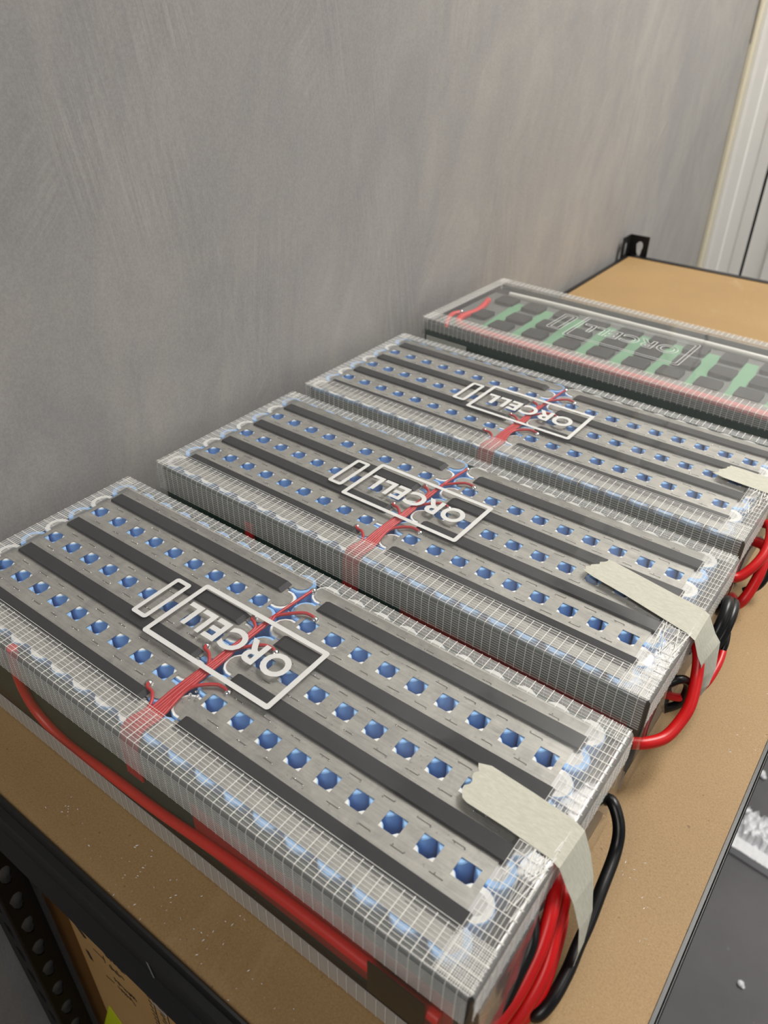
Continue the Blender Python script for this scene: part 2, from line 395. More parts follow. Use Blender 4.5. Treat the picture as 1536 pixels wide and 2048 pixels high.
def post(cx, cy, sx, sy, top):
    """slotted L-section upright: corner (cx, cy), flanges run to sx and sy; keyholes every 40 mm"""
    mb = MB(); W = 0.034; T = 0.0016; pitch = 0.0405; z = top; first = True
    while z > 0.0:
        h = pitch if z - pitch > 0 else z
        if h < 0.03:
            mb.box(min(cx, cx + sx*W), max(cx, cx + sx*W), min(cy, cy + sy*T), max(cy, cy + sy*T), 0, z)
            mb.box(min(cx, cx + sx*T), max(cx, cx + sx*T), min(cy, cy + sy*W), max(cy, cy + sy*W), 0, z); break
        c = (0.0188, -0.021)
        k2 = [(u * -1, v) for u, v in KEY]          # flare towards the corner
        cell_with_hole(mb, 0.0, W, -h, 0.0, k2, c, lambda u, v, s, z=z: (cx + sx*T*s, cy + sy*u, z + v))
        cell_with_hole(mb, 0.0, W, -h, 0.0, k2, c, lambda u, v, s, z=z: (cx + sx*u, cy + sy*T*s, z + v))
        z -= h
    bm = bmesh.new(); me = mb.mesh('post', M['rackmatte']); bm.from_mesh(me)
    bmesh.ops.recalc_face_normals(bm, faces=bm.faces[:]); bm.to_mesh(me); bm.free()
    return link('post', me, rack)
for cx, sx in ((X0, 1), (X1, -1)):
    post(cx, Y0, sx, 1, BZ - 0.016 if True else 0)
    post(cx, Y1, sx, -1, BZ + (0.0325 if sx > 0 else 0.0))
# far wall-side post carries a rounded hole in the tab that stands above the board (built by its own top keyhole)

# ------------------------------------------------------------------ battery packs
PLZ = 0.0737                      # top of the nickel plates above the pack's base
FT = 0.0772                       # top of the wrapping film
FX0, FX1, FY0, FY1 = -0.1990, 0.2105, -0.0840, 0.0792
PX, PY = 0.020, 0.01918           # cell pitch along and across
CACHE = {}
def cached(key, make):
    if key not in CACHE: CACHE[key] = make()
    return CACHE[key]
def cell_mesh(pos):
    mb = MB(); n = 14; r = 0.0094; z0 = 0.006; z1 = 0.0730
    C = [(math.cos(2*math.pi*i/n), math.sin(2*math.pi*i/n)) for i in range(n)]
    vs = [(c*r, s*r, z0) for c, s in C] + [(c*r, s*r, z1 - .0006) for c, s in C] + [(c*(r-.0005), s*(r-.0005), z1) for c, s in C] + [(c*.0058, s*.0058, z1) for c, s in C]
    q = lambda a: [(a*n + i, a*n + (i+1) % n, (a+1)*n + (i+1) % n, (a+1)*n + i) for i in range(n)]
    mb.add(vs, q(0), 0, True); mb.add(vs, q(1), 0, True); mb.add(vs, q(2), 1 if pos else 0)
    mb.add(vs, [tuple(range(3*n, 4*n))], 2); mb.add(vs, [tuple(range(n - 1, -1, -1))], 0)
    return mb.mesh('cell', [M['blue'], M['ringw'], M['steel']])
def plate_mesh(half, y0, y1, yc):
    """nickel plate with a row of nine square windows (yc None: no windows)"""
    mb = MB(); sgn = 1 if half else -1
    xa, xb = (0.0118, 0.1893) if half else (-0.1893, -0.0118)
    z0, z1 = PLZ - 0.0003, PLZ
    if yc is None: mb.box(xa, xb, y0, y1, z0, z1)
    else:
        hx, hy = 0.0054, 0.0051; x = xa
        for i in range(9):
            cx = (0.02 + i * PX) if half else (-0.18 + i * PX)
            mb.box(x, cx - hx, y0, y1, z0, z1); mb.box(cx - hx, cx + hx, y0, yc - hy, z0, z1); mb.box(cx - hx, cx + hx, yc + hy, y1, z0, z1); x = cx + hx
        mb.box(x, xb, y0, y1, z0, z1)
    for yr in ([yc - PY*.5, yc + PY*.5] if yc is not None else [math.copysign(3.5*PY, y0)]):     # round tongues over the first cells
        cx = .0098 * sgn
        mb.prism([(cx + .0070*math.cos(2*math.pi*i/14), min(max(yr + .0070*math.sin(2*math.pi*i/14), y0), y1)) for i in range(14)], z0 - .00002, z1 - .00002)
    return mb.mesh('nickel_plate', M['nickel'])
def weld_mesh(half, rows, seed):
    mb = MB(); rnd = random.Random(seed)
    for yr in rows:
        for i in range(9):
            cx = (0.03 + i * PX) if half else (-0.19 + i * PX)
            if i == 8 and half: continue
            if i == 0 and not half: continue
            o = rnd.uniform(-.0012, .0012); ln = rnd.uniform(.0028, .0042)
            mb.box(cx - ln + o, cx + ln + o, yr - .00022, yr + .00022, PLZ, PLZ + .00012, 0)
            for k in range(2):
                mb.ball((cx + o + (ln if k else -ln * rnd.uniform(.2, 1)), yr + rnd.uniform(-.001, .001), PLZ + .0001), .00055, 1, 6, .6)
            for k in range(3):
                mb.box(cx + rnd.uniform(-.006, .006) - .0005, cx + .0008 + rnd.uniform(-.006, .006), yr + rnd.uniform(-.004, .004), yr + .0046, PLZ, PLZ + .00008, 0) if rnd.random() < .0 else None
    return mb.mesh('weld_mark', [M['weld'], M['solder']])
def strip_mesh(half):
    x0, x1 = (0.0145, 0.1925) if half else (-0.1855, -0.0135)
    c = 0.0032; h = 0.0019; w = 0.0051; mb = MB()
    base = [(x0, -w), (x1, -w), (x1, w), (x0, w)]; top = [(x0 + (c if half else .0006), -w + .0004), (x1 - (.0006 if half else c), -w + .0004), (x1 - (.0006 if half else c), w - .0004), (x0 + (c if half else .0006), w - .0004)]
    vs = [(x, y, PLZ + .0001) for x, y in base] + [(x, y, PLZ + h) for x, y in top]
    mb.add(vs, [(3, 2, 1, 0), (4, 5, 6, 7)] + [(i, (i+1) % 4, 4 + (i+1) % 4, 4 + i) for i in range(4)])
    return mb.mesh('insulation_strip', M['strip'])
def film_mesh(x0, x1, y0, y1, h, name='wrap_film', m='film'):
    bm = bmesh.new(); bmesh.ops.create_cube(bm, size=1.0)
    for v in bm.verts: v.co = Vector(((x0 + x1) / 2 + v.co.x * (x1 - x0), (y0 + y1) / 2 + v.co.y * (y1 - y0), .0006 + (v.co.z + .5) * (h - .0006)))
    bmesh.ops.bevel(bm, geom=[e for e in bm.edges if not all(v.co.z < .01 for v in e.verts)], offset=.0024, segments=3, affect='EDGES', profile=0.5)
    bmesh.ops.delete(bm, geom=[f for f in bm.faces if f.normal.z < -.9], context='FACES')
    me = bpy.data.meshes.new(name); bm.to_mesh(me); bm.free(); me.materials.append(M[m])
    for p in me.polygons: p.use_smooth = True
    me.set_sharp_from_angle(angle=math.radians(50)) if hasattr(me, 'set_sharp_from_angle') else None
    return me
NEARW, FARW, ENDW = 0.0212, 0.0112, 0.0185
def threads_mesh(x0, x1, y0, y1, h, seed, farw=FARW):
    """glass-fibre threads of the strapping tape: fine ones along each strip, wider-spaced ones across"""
    mb = MB(); rnd = random.Random(seed); t = .00010; f = .00011; c = .00019; z = h + .0004
    yn0, yn1 = y0 - .0004, y1 + .0004
    k = 0
    while k * .0021 < NEARW:                                        # along the near edge
        y = y0 + .0012 + k * .0021; mb.box(x0 + .003, x1 - .002, y - f, y + f, z, z + t); k += 1
    for k in range(11 if h < .08 else 5):                           # down the near side
        zz = h - .0028 - k * .0019; mb.box(x0 + .003, x1 - .002, yn0 - t, yn0, zz - f, zz + f)
    for k in range(3):                                              # down the far side
        pass
    for k in range(8):
        zz = h - .0028 - k * .0022; mb.box(x0 + .003, x1 - .002, yn1, yn1 + t, zz - f, zz + f)
    k = 0
    while k * .0021 < farw:
        y = y1 - .0012 - k * .0021; mb.box(x0 + .003, x1 - .002, y - f * .8, y + f * .8, z, z + t); k += 1
    x = x0 + .004
    while x < x1 - .003:                                            # cross threads, near edge and side
        j = rnd.uniform(-.0003, .0003)
        mb.box(x - c + j, x + c + j, y0 + .0008, y0 + NEARW + rnd.uniform(-.0008, .0004), z + t, z + 2.4*t)
        mb.box(x - c + j, x + c + j, yn0 - 2.2*t, yn0 - t, h - (.0225 if h < .08 else .0125), h - .0022)
        mb.add([(x - c + j, yn0 - 2.2*t, h - .0022), (x + c + j, yn0 - 2.2*t, h - .0022), (x + c + j, y0 + .0008, z + 2.4*t), (x - c + j, y0 + .0008, z + 2.4*t)], [(0, 1, 2, 3)])
        mb.box(x - c + j + .001, x + c + j + .001, yn0 - t, yn0, .001, .0175)
        mb.box(x - c + j, x + c + j, y1 - farw, y1 - .0006, z + t, z + 2.4*t)
        mb.box(x - c + j, x + c + j, yn1, yn1 + t, h - .02, h - .002)
        x += .0057
    # right end strip on top and down the end, and its crossing threads
    for k in range(9):
        xx = x1 - .0016 - k * .0021; mb.box(xx - f, xx + f, y0 + .001, y1 - .001, z + 2.4*t, z + 3.4*t)
    for k in range(8):
        zz = h - .003 - k * .0022; mb.box(x1 + .0004, x1 + .0005, y0 + .002, y1 - .002, zz - f, zz + f)
    y = y0 + .003
    while y < y1 - .002:
        mb.box(x1 - ENDW, x1 - .0008, y - c, y + c, z + 3.4*t, z + 4.4*t)
        mb.box(x1 + .0004, x1 + .00055, y - c, y + c, h - .021, h - .0022); y += .0057
    # left end strip
    for k in range(6):
        xx = x0 + .0016 + k * .0021; mb.box(xx - f, xx + f, y0 + .001, y1 - .001, z + 2.4*t, z + 3.4*t)
    y = y0 + .003
    while y < y1 - .002:
        mb.box(x0 + .0008, x0 + .013, y - c, y + c, z + 3.4*t, z + 4.4*t); y += .0057
    for k in range(16):
        ya = rnd.uniform(-.055, -.012); dy = rnd.uniform(.012, .034); xa = x1 - rnd.uniform(.001, .016); xb = xa + rnd.uniform(-.006, .006)
        xb = min(max(xb, x1 - .017), x1 - .0008); zz = z + 4.4 * t; ww = rnd.uniform(.00012, .0004)
        mb.add([(xa - ww, ya, zz), (xa + ww, ya, zz), (xb + ww, ya + dy, zz), (xb - ww, ya + dy, zz), (xa, ya, zz + .0002), (xb, ya + dy, zz + .0002)], [(0, 4, 5, 3), (1, 2, 5, 4), (0, 3, 2, 1)])
    # second, crossed layer on the corners
    for k in range(10):
        yy = y0 + .0022 + k * .0021; mb.box(x1 - .0195, x1 - .001, yy - f, yy + f, z + 3.4*t, z + 4.2*t)
    for k in range(9):
        xx = x1 - .0026 - k * .0021; mb.box(xx - f, xx + f, y0 + .001, y0 + .022, z + 3.4*t, z + 4.2*t)
    return mb.mesh('tape_threads', M['thread'])
def tape_film_mesh(x0, x1, y0, y1, h, farw=FARW, drop=.023):
    """clear tape folded over each top edge, and a second band round the foot"""
    mb = MB(); e = .00022; r = .0026
    def fold(p, top, side, a0, a1, axis):
        """profile from the top inwards (top) over a rounded edge at p, down to (side)"""
        prof = [(top, e)] + [(r - (r + e) * math.sin(t), -r + (r + e) * math.cos(t)) for t in [math.pi / 2 * k / 5 for k in range(6)]] + [(-e, -side)]
        n = len(prof); vs = []
        for q in (a0, a1):
            for d, z in prof:
                vs.append((q, p + d * axis[1], h + z) if axis[0] == 'x' else (p + d * axis[1], q, h + z))
        mb.add(vs, [(0, 1, n + 1, n)], 0)
        mb.add(vs, [(i, i + 1, n + i + 1, n + i) for i in range(1, n - 1)], 1, True)
    fold(y0, NEARW, drop, x0 + .002, x1 - .002, ('x', 1)); fold(y1, farw, .021, x0 + .002, x1 - .002, ('x', -1))
    h += e; fold(x1, ENDW, .022, y0 + .002, y1 - .002, ('y', -1)); fold(x0, .0135, .022, y0 + .002, y1 - .002, ('y', 1)); h -= e
    def quad(a, b, c, d): mb.add([a, b, c, d], [(0, 1, 2, 3)], 2)
    quad((x0 + .002, y0 - e, .0008), (x1 - .002, y0 - e, .0008), (x1 - .002, y0 - e, .018), (x0 + .002, y0 - e, .018))
    quad((x0 + .002, y1 + e, .0008), (x1 - .002, y1 + e, .0008), (x1 - .002, y1 + e, .018), (x0 + .002, y1 + e, .018))
    return mb.mesh('filament_tape', [M['tapefilm'], M['tapeside'], M['tapefoot']])
TEXT = {}
def text_outline(style):
    """the lettering as a mesh lying in XY, cap height 1, starting at x = 0"""
    cu = bpy.data.curves.new('lettering', 'FONT'); cu.body = 'ORCELL'; cu.size = 1.0; cu.resolution_u = 4
    if style == 'solid': cu.offset = 0.030; cu.extrude = 0.004
    else: cu.offset = 0.020; cu.fill_mode = 'NONE'; cu.bevel_depth = 0.016; cu.bevel_resolution = 1
    cu.space_character = 1.08
    o = bpy.data.objects.new('lettering', cu); COL.objects.link(o)
    me = bpy.data.meshes.new_from_object(o.evaluated_get(bpy.context.evaluated_depsgraph_get()))
    bpy.data.objects.remove(o); bpy.data.curves.remove(cu)
    xs = [v.co.x for v in me.vertices]; ys = [v.co.y for v in me.vertices]
    x0, x1, y0, y1 = min(xs), max(xs), min(ys), max(ys)
    return [((v.co.x - x0) / (x1 - x0), (v.co.y - y0) / (y1 - y0)) for v in me.vertices], [tuple(p.vertices) for p in me.polygons], [v.co.z for v in me.vertices]
def logo_mesh(style, z, s=1.0, cx=0.0, cy=0.0):
    mb = MB(); X = lambda x: cx + x * s; Y = lambda y: cy + y * s; t = .00015
    def R_(a): return [(X(x), Y(y)) for x, y in a]
    big = (-.0538, .0488, -.0268, .0262); small = (-.0732, -.0600, -.0193, .0192)
    if style == 'solid':
        for (a, b_, c, d), wd in ((big, .0033), (small, .0030)):
            mb.ring(R_(rrect(a, b_, c, d, .0022)), R_(rrect(a + wd, b_ - wd, c + wd, d - wd, .0006)), z, z + t)
    else:
        for a, b_, c, d in (big, small):
            for o in (0, .0030):
                wd = .0005
                mb.ring(R_(rrect(a + o, b_ - o, c + o, d - o, .0022 - o * .5)), R_(rrect(a + o + wd, b_ - o - wd, c + o + wd, d - o - wd, .0018 - o * .5)), z, z + t)
    V, F, Zt = TEXT.setdefault(style, text_outline(style))
    # reads towards the wall (along -x), tops of the letters towards -y
    pts = [(X(.0385 - u * .0862), Y(.0094 - v * .0180), z + t * .5 + zt * .02) for (u, v), zt in zip(V, Zt)]
    mb.add(pts, F)
    return mb.mesh('logo', M['logo'])
def ribbon(pts_l, pts_r, th, m, name, parent, label=None):
    """a strip between two edge lines, with thickness"""
    mb = MB(); L = [Vector(p) for p in pts_l]; Rr = [Vector(p) for p in pts_r]; n = len(L); k = 11; tr = random.Random(int(abs(L[0].y) * 1e5))
    g = [[L[i].lerp(Rr[i], j / (k - 1)) for j in range(k)] for i in range(n)]
    if name == 'masking_tape':
        for i in (0, n - 1):
            d = (g[i][5] - g[1 if i == 0 else n - 2][5]).normalized()
            for j in range(k): g[i][j] = g[i][j] + d * tr.uniform(-.0012, .0018)
    vs = []
    for side in (0, 1):
        for i in range(n):
            t = (g[min(i+1, n-1)][2] - g[max(i-1, 0)][2]); c = (g[i][-1] - g[i][0]); tm = k // 2; t = g[min(i+1, n-1)][tm] - g[max(i-1, 0)][tm]; nn = t.cross(c).normalized()
            for j in range(k): vs.append(g[i][j] + nn * th * side)
    fs = []; N = n * k
    for i in range(n - 1):
        for j in range(k - 1):
            a = i*k + j; q = (a, a + 1, a + k + 1, a + k); fs += [q[::-1], tuple(x + N for x in q)]
    for i in range(n - 1):
        for j in (0, k - 1): a = i*k + j; fs.append((a, a + k, a + k + N, a + N))
    for j in range(k - 1):
        for i in (0, n - 1): a = i*k + j; fs.append((a, a + 1, a + 1 + N, a + N))
    mb.add(vs, fs, 0, False); o = mb.build(name, m, parent)
    if label: o['label'] = label
    return o

def shell(root, y0, y1, h, seed, farw=FARW, fm='film'):
    """bottom tray, side panels, film, strapping tape"""
    mb = MB(); mb.box(FX0 + .002, FX1 - .004, y0 + .004, y1 - .002, .001, .005); mb.build('base_panel', M['black'], root)
    for yy in (y0 + .0072, y1 - .0022):
        mb = MB(); mb.box(FX0 + .002, FX1 - .009, yy - .0006, yy + .0006, .005, h - .007); mb.build('side_panel', M['green'], root)
    for xx in (FX0 + .0008, FX1 - .0085):
        mb = MB(); mb.box(xx - .0005, xx + .0005, y0 + .0085, y1 - .004, .005, h - .008); mb.build('end_panel', M['black'], root)
    link('wrap_film', film_mesh(FX0, FX1, y0, y1, h, 'wrap_film', fm), root)
    link('filament_tape', tape_film_mesh(FX0, FX1, y0, y1, h, farw, .023 if h < .08 else .012), root)
    tag(link('tape_threads', threads_mesh(FX0, FX1, y0, y1, h, seed, farw), root), kind='stuff')

def blue_pack(x, y, rz, label, seed):
    root = empty('battery_pack', (x, y, SHELF), rz); rnd = random.Random(seed)
    tag(root, label, 'battery pack', 'wrapped battery packs in a row on the shelf')
    cm = (cached('cneg', lambda: cell_mesh(False)), cached('cpos', lambda: cell_mesh(True)))
    for j in range(8):
        for i in range(20):
            half = i >= 10
            pos = (j % 2 == 0) != half            # + rows swap between the two halves
            link('cell', cm[1 if pos else 0], root, ((i - 9.5) * PX, (j - 3.5) * PY, 0))
    cols = [(-.0725, -.0580, None), (-.0570, -.0195, -2*PY), (-.0188, .0188, 0.0), (.0195, .0570, 2*PY), (.0580, .0725, None)]
    for half in (0, 1):
        for ci, (a, b_, c) in enumerate(cols):
            p = link('nickel_plate', cached(('pl', half, ci), lambda: plate_mesh(half, a, b_, c)), root)
            rows = [c - PY*.5, c + PY*.5] if c is not None else [(a + b_) / 2]
            tag(link('weld_marks', cached(('w', half, ci), lambda: weld_mesh(half, rows, ci * 7 + half)), p), kind='stuff')
        for k in range(4):
            link('insulation_strip', cached(('st', half), lambda: strip_mesh(half)), root, (0, (k - 1.5) * 2 * PY - .0007 + rnd.uniform(-.0005, .0005), 0))
    # balance wires: a flat bundle leaves at the near edge, single wires peel off to the solder joints
    z = PLZ + .0012
    ends = [(-.0195, -.0500), (.0205, -.0285), (-.0160, -.0105), (.0200, .0098), (-.0110, .0240), (.0200, .0450), (.0015, .0650)]
    n = len(ends); order = [0, 2, 4, 6, 5, 3, 1]                     # left to right in the bundle
    for slot, e in enumerate(order):
        ex, ey = ends[e]; xs = (slot - 3) * .00185
        pts = [(xs * 1.05 - .001, -.0805, .040), (xs * 1.05 - .001, -.0800, .064), (xs * 1.05 - .001, -.0755, z - .0002), (xs * .95, -.062, z)]
        turn = ey - (.010 if ex < 0 else .012) if abs(ex) > .004 else ey - .02
        yy = -.045
        while yy < turn - .006: pts.append((xs * .8 * (1 - (yy + .06) * 2.2) - .001 + rnd.uniform(-.0004, .0004), yy, z + rnd.uniform(0, .0006))); yy += .018
        if abs(ex) > .004:
            if turn > -.06: pts.append((xs * .6 - .001, turn, z + .0004))
            pts.append((ex * .55, ey - (.0045 if ex < 0 else .0015), z + .0010)); pts.append((ex * .86, ey - (.003 if ex < 0 else -.0004), z + .0006))
        pts.append((ex, ey, z - .0002))
        mb = MB(); mb.tube(spline(pts, 5), .00105, 8); wo = mb.build('balance_wire', M['wire'], root)
        mb = MB(); mb.ball((ex, ey, PLZ + .0003), .0025, 0, 10, .75); mb.build('solder_joint', M['solder'], wo)
    # the wide copper-free glue beads beside the bundle
    mb = MB()
    for k in range(14): mb.ball((rnd.uniform(.002, .012), rnd.uniform(-.05, -.036) if k < 9 else rnd.uniform(.04, .05), PLZ + .0004), rnd.uniform(.0005, .0012), 0, 6, .6)
    mb.build('glue_beads', M['glue'], root)
    shell(root, FY0, FY1, FT, seed)
    link('logo', cached('logo', lambda: logo_mesh('solid', FT + .0003)), root)
    return root

def cable(root, ctrl, r, m, name, label=None, n=7, flat=1.0):
    mb = MB(); mb.tube(spline(ctrl, n), r, 12, 0, flat); o = mb.build(name, M[m], root)
    if label: o['label'] = label
    return o
def LP(root, pts):
    """world (x, y, z above the shelf) -> the pack's own axes"""
    rz = root.rotation_euler[2]; c, s = math.cos(-rz), math.sin(-rz)
    return [((x - root.location[0]) * c - (y - root.location[1]) * s, (x - root.location[0]) * s + (y - root.location[1]) * c, z) for x, y, z in pts]
H = 0.0745
mm = lambda L: [(x / 1000, y / 1000, z / 1000 + H) for x, y, z in L]

p1 = blue_pack(0, 0, 0, 'clear-wrapped battery pack nearest the camera, beside the bare board strip and near beam', 1)
p2 = blue_pack(-.0003, .187, -.0089, 'second clear-wrapped battery pack from the camera, black cable loop poking up beside its masking tape', 2)
p3 = blue_pack(-.0015, .3672, -.0070, 'third blue-celled battery pack, directly in front of the green one', 3)

# pack 1: cable inside the near side of the wrap, dark red wrap and patch
cable(p1, mm([(-104, -80.4, 0), (-109, -80.4, -22), (-108, -80.4, -40), (-98, -80.4, -54), (-72, -80.4, -62), (-30, -80.4, -58), (10, -80.4, -55), (50, -80.4, -49), (100, -80.4, -43), (160, -80.4, -41), (196, -80.4, -40)]), .0030, 'red', 'side_cable')
mb = MB(); mb.box(.040, .201, -.0778, -.0773, H - .064, H - .026); mb.build('red_wrap', M['redband'], p1)
mb = MB(); mb.box(.160, .1905, FY0 - .0003, FY0 + .0002, H - .0545, H - .028); mb.build('dark_patch', mat('dark_olive_patch', lin(58, 50, 38), 0.4), p1)['label'] = 'dark olive patch on the near side'
# pack 1 end: cables and masking tape
cable(p1, mm([(206, 60, -38), (213, 57, -30), (221, 50, -36), (224.5, 40, -44), (226.5, 20, -48), (228, 4, -52), (228.5, -8, -54), (229.5, -22, -56), (229, -36, -58), (226, -44, -62), (221, -40, -67), (215, -28, -68)]), .0033, 'blk', 'black_cable')
cable(p1, mm([(205, 8, -30), (210, -4, -20), (214.5, -17, -21), (217, -28, -27), (217.8, -38, -34), (217.0, -50, -44), (214, -62, -56), (211.5, -72, -66)]), .0035, 'red', 'red_cable')
cable(p1, mm([(208, 8, -32), (216, -6, -28), (219.6, -21, -34), (222.2, -34, -42), (221.5, -46, -52), (219, -54, -62), (214, -56, -68)]), .0033, 'red', 'red_cable')
cable(p1, mm([(210, 6, -44), (218, -8, -42), (222.0, -24, -49), (223.5, -38, -58), (221.0, -48, -66), (214, -50, -69)]), .0031, 'red', 'red_cable')
cable(p1, mm([(205, -20, -20), (213.6, -34, -24), (214.5, -46, -34), (213, -58, -50), (207, -66, -62)]), .0030, 'blk', 'black_cable')
T = FT - H + .0012; T = T * 1000
def ragged(n, x, y0, y1, amp, seed):
    r = random.Random(seed); return [x + r.uniform(-amp, amp) for _ in range(n)]
def masking(root, L, Rr, label):
    return ribbon(LP(root, mm2(L)), LP(root, mm2(Rr)), .0002, M['tape'], 'masking_tape', root, label)
mm2 = lambda L: [(x / 1000, y / 1000, z / 1000 + H) for x, y, z in L]
masking(p1, [(157.5, 12.0, T), (162, 14.2, T), (185, 13.0, T), (208, 11.2, T), (213.8, 10.5, T - 2.2), (219.5, 8.5, -9), (224, 5, -18), (229, -2, -32), (231, -11, -44), (231, -17, -51)],
        [(159.0, -10.0, T), (163, -11.0, T), (185, -11.5, T), (207, -13.0, T), (212.6, -13.5, T - 2.2), (217.5, -13.0, -9), (222.5, -13.0, -18), (228, -14, -32), (231.0, -17.5, -44), (231.2, -19.5, -51)],
        'strip of cream masking tape bent down over the cables')
# loose film flap at the near end corner of pack 1
ribbon(LP(p1, mm2([(210.5, -83, -2), (213.5, -82.5, -6), (215, -82, -30), (214, -82, -70)])), LP(p1, mm2([(210.8, -30, -2), (213.5, -32, -6), (215.5, -50, -30), (215, -62, -70)])), .0001, M['flap'], 'film_flap', p1)

# pack 2 end
cable(p2, LP(p2, mm([(204, 112, -44), (211, 117, -44), (218.5, 128, -44), (222, 141, -40), (223, 152, -34), (220, 166, -25), (215.5, 176, -15), (208, 186, -12)])), .0037, 'red', 'red_cable')
cable(p2, LP(p2, mm([(206, 160, -44), (217, 166, -44), (224, 182, -42), (225.6, 199, -38), (224, 214, -36), (220, 224, -38), (209, 232, -44)])), .0026, 'red', 'red_cable')
cable(p2, LP(p2, mm([(214, 196, -34), (217.4, 206, -22), (218, 214, -14), (217.0, 224, -10), (215.8, 232, -12), (214.5, 240, -18), (209, 244, -32)])), .0036, 'blk', 'black_cable')
cable(p2, LP(p2, mm([(217, 198, -38), (221.0, 210, -26), (221.6, 220, -18), (220.6, 230, -15), (218.5, 240, -17), (216.0, 246, -24), (209, 250, -36)])), .0034, 'blk', 'black_cable')
cable(p2, LP(p2, mm([(223.5, 206, -42), (224.4, 214, -33), (222.6, 222, -28)])), .0022, 'blk', 'black_cable')
cable(p2, LP(p2, mm([(204, 150, -30), (213, 158, -24), (217, 166, -34), (216, 164, -48), (208, 160, -56)])), .0028, 'blk', 'black_cable')
masking(p2, [(141, 205.8, T), (146, 205.5, T), (165, 202.0, T), (190, 197.5, T), (208, 194.6, T), (212.5, 194.0, T - 2), (219, 193, -9), (223.2, 193, -14), (226.5, 185, -28), (226.8, 177, -36), (225, 172, -42)],
        [(131, 185.4, T), (140, 182.5, T), (163, 178.0, T), (187, 172.0, T), (207, 167.0, T), (212.5, 166, T - 2), (217, 166, -9), (220.0, 168, -16), (222.5, 170, -28), (222.5, 169, -38), (222.0, 169, -44)],
        'strip of cream masking tape with a torn pointed end')
# side cable glimpses on pack 2's near side
mb = MB(); mb.box(-.1015, -.0935, -.0826, -.0806, .004, .060); mb.build('side_cable', M['red'], p2)
mb = MB(); mb.box(.040, .201, -.0778, -.0773, .012, .050); mb.build('red_wrap', M['redband'], p2)

# pack 3 end
cable(p3, LP(p3, mm([(203, 292, -36), (210, 296, -36), (216, 306, -30), (219, 318, -24), (218, 332, -18), (214, 345, -16), (206, 352, -20)])), .0036, 'red', 'red_cable')
cable(p3, LP(p3, mm([(207, 340, -30), (217, 336, -30), (220.5, 322, -40), (219.5, 309, -52), (217, 302, -60), (213, 304, -66), (208, 314, -68)])), .0040, 'red', 'red_cable')
cable(p3, LP(p3, mm([(208, 360, -40), (220, 352, -42), (224, 340, -50), (222, 330, -60), (214, 326, -68)])), .0033, 'blk', 'black_cable')
masking(p3, [(169, 380.6, T), (175, 381, T), (190, 380.4, T), (208, 379.4, T), (212, 379, T - 2), (217, 378, -9), (220, 376, -20), (222, 372, -34)],
        [(162, 361, T), (170, 358.5, T), (188, 357.2, T), (206, 356.0, T), (211, 355.5, T - 2), (215, 355, -9), (219, 354, -20), (221, 353, -34)],
        'strip of cream masking tape with a ragged rounded end')

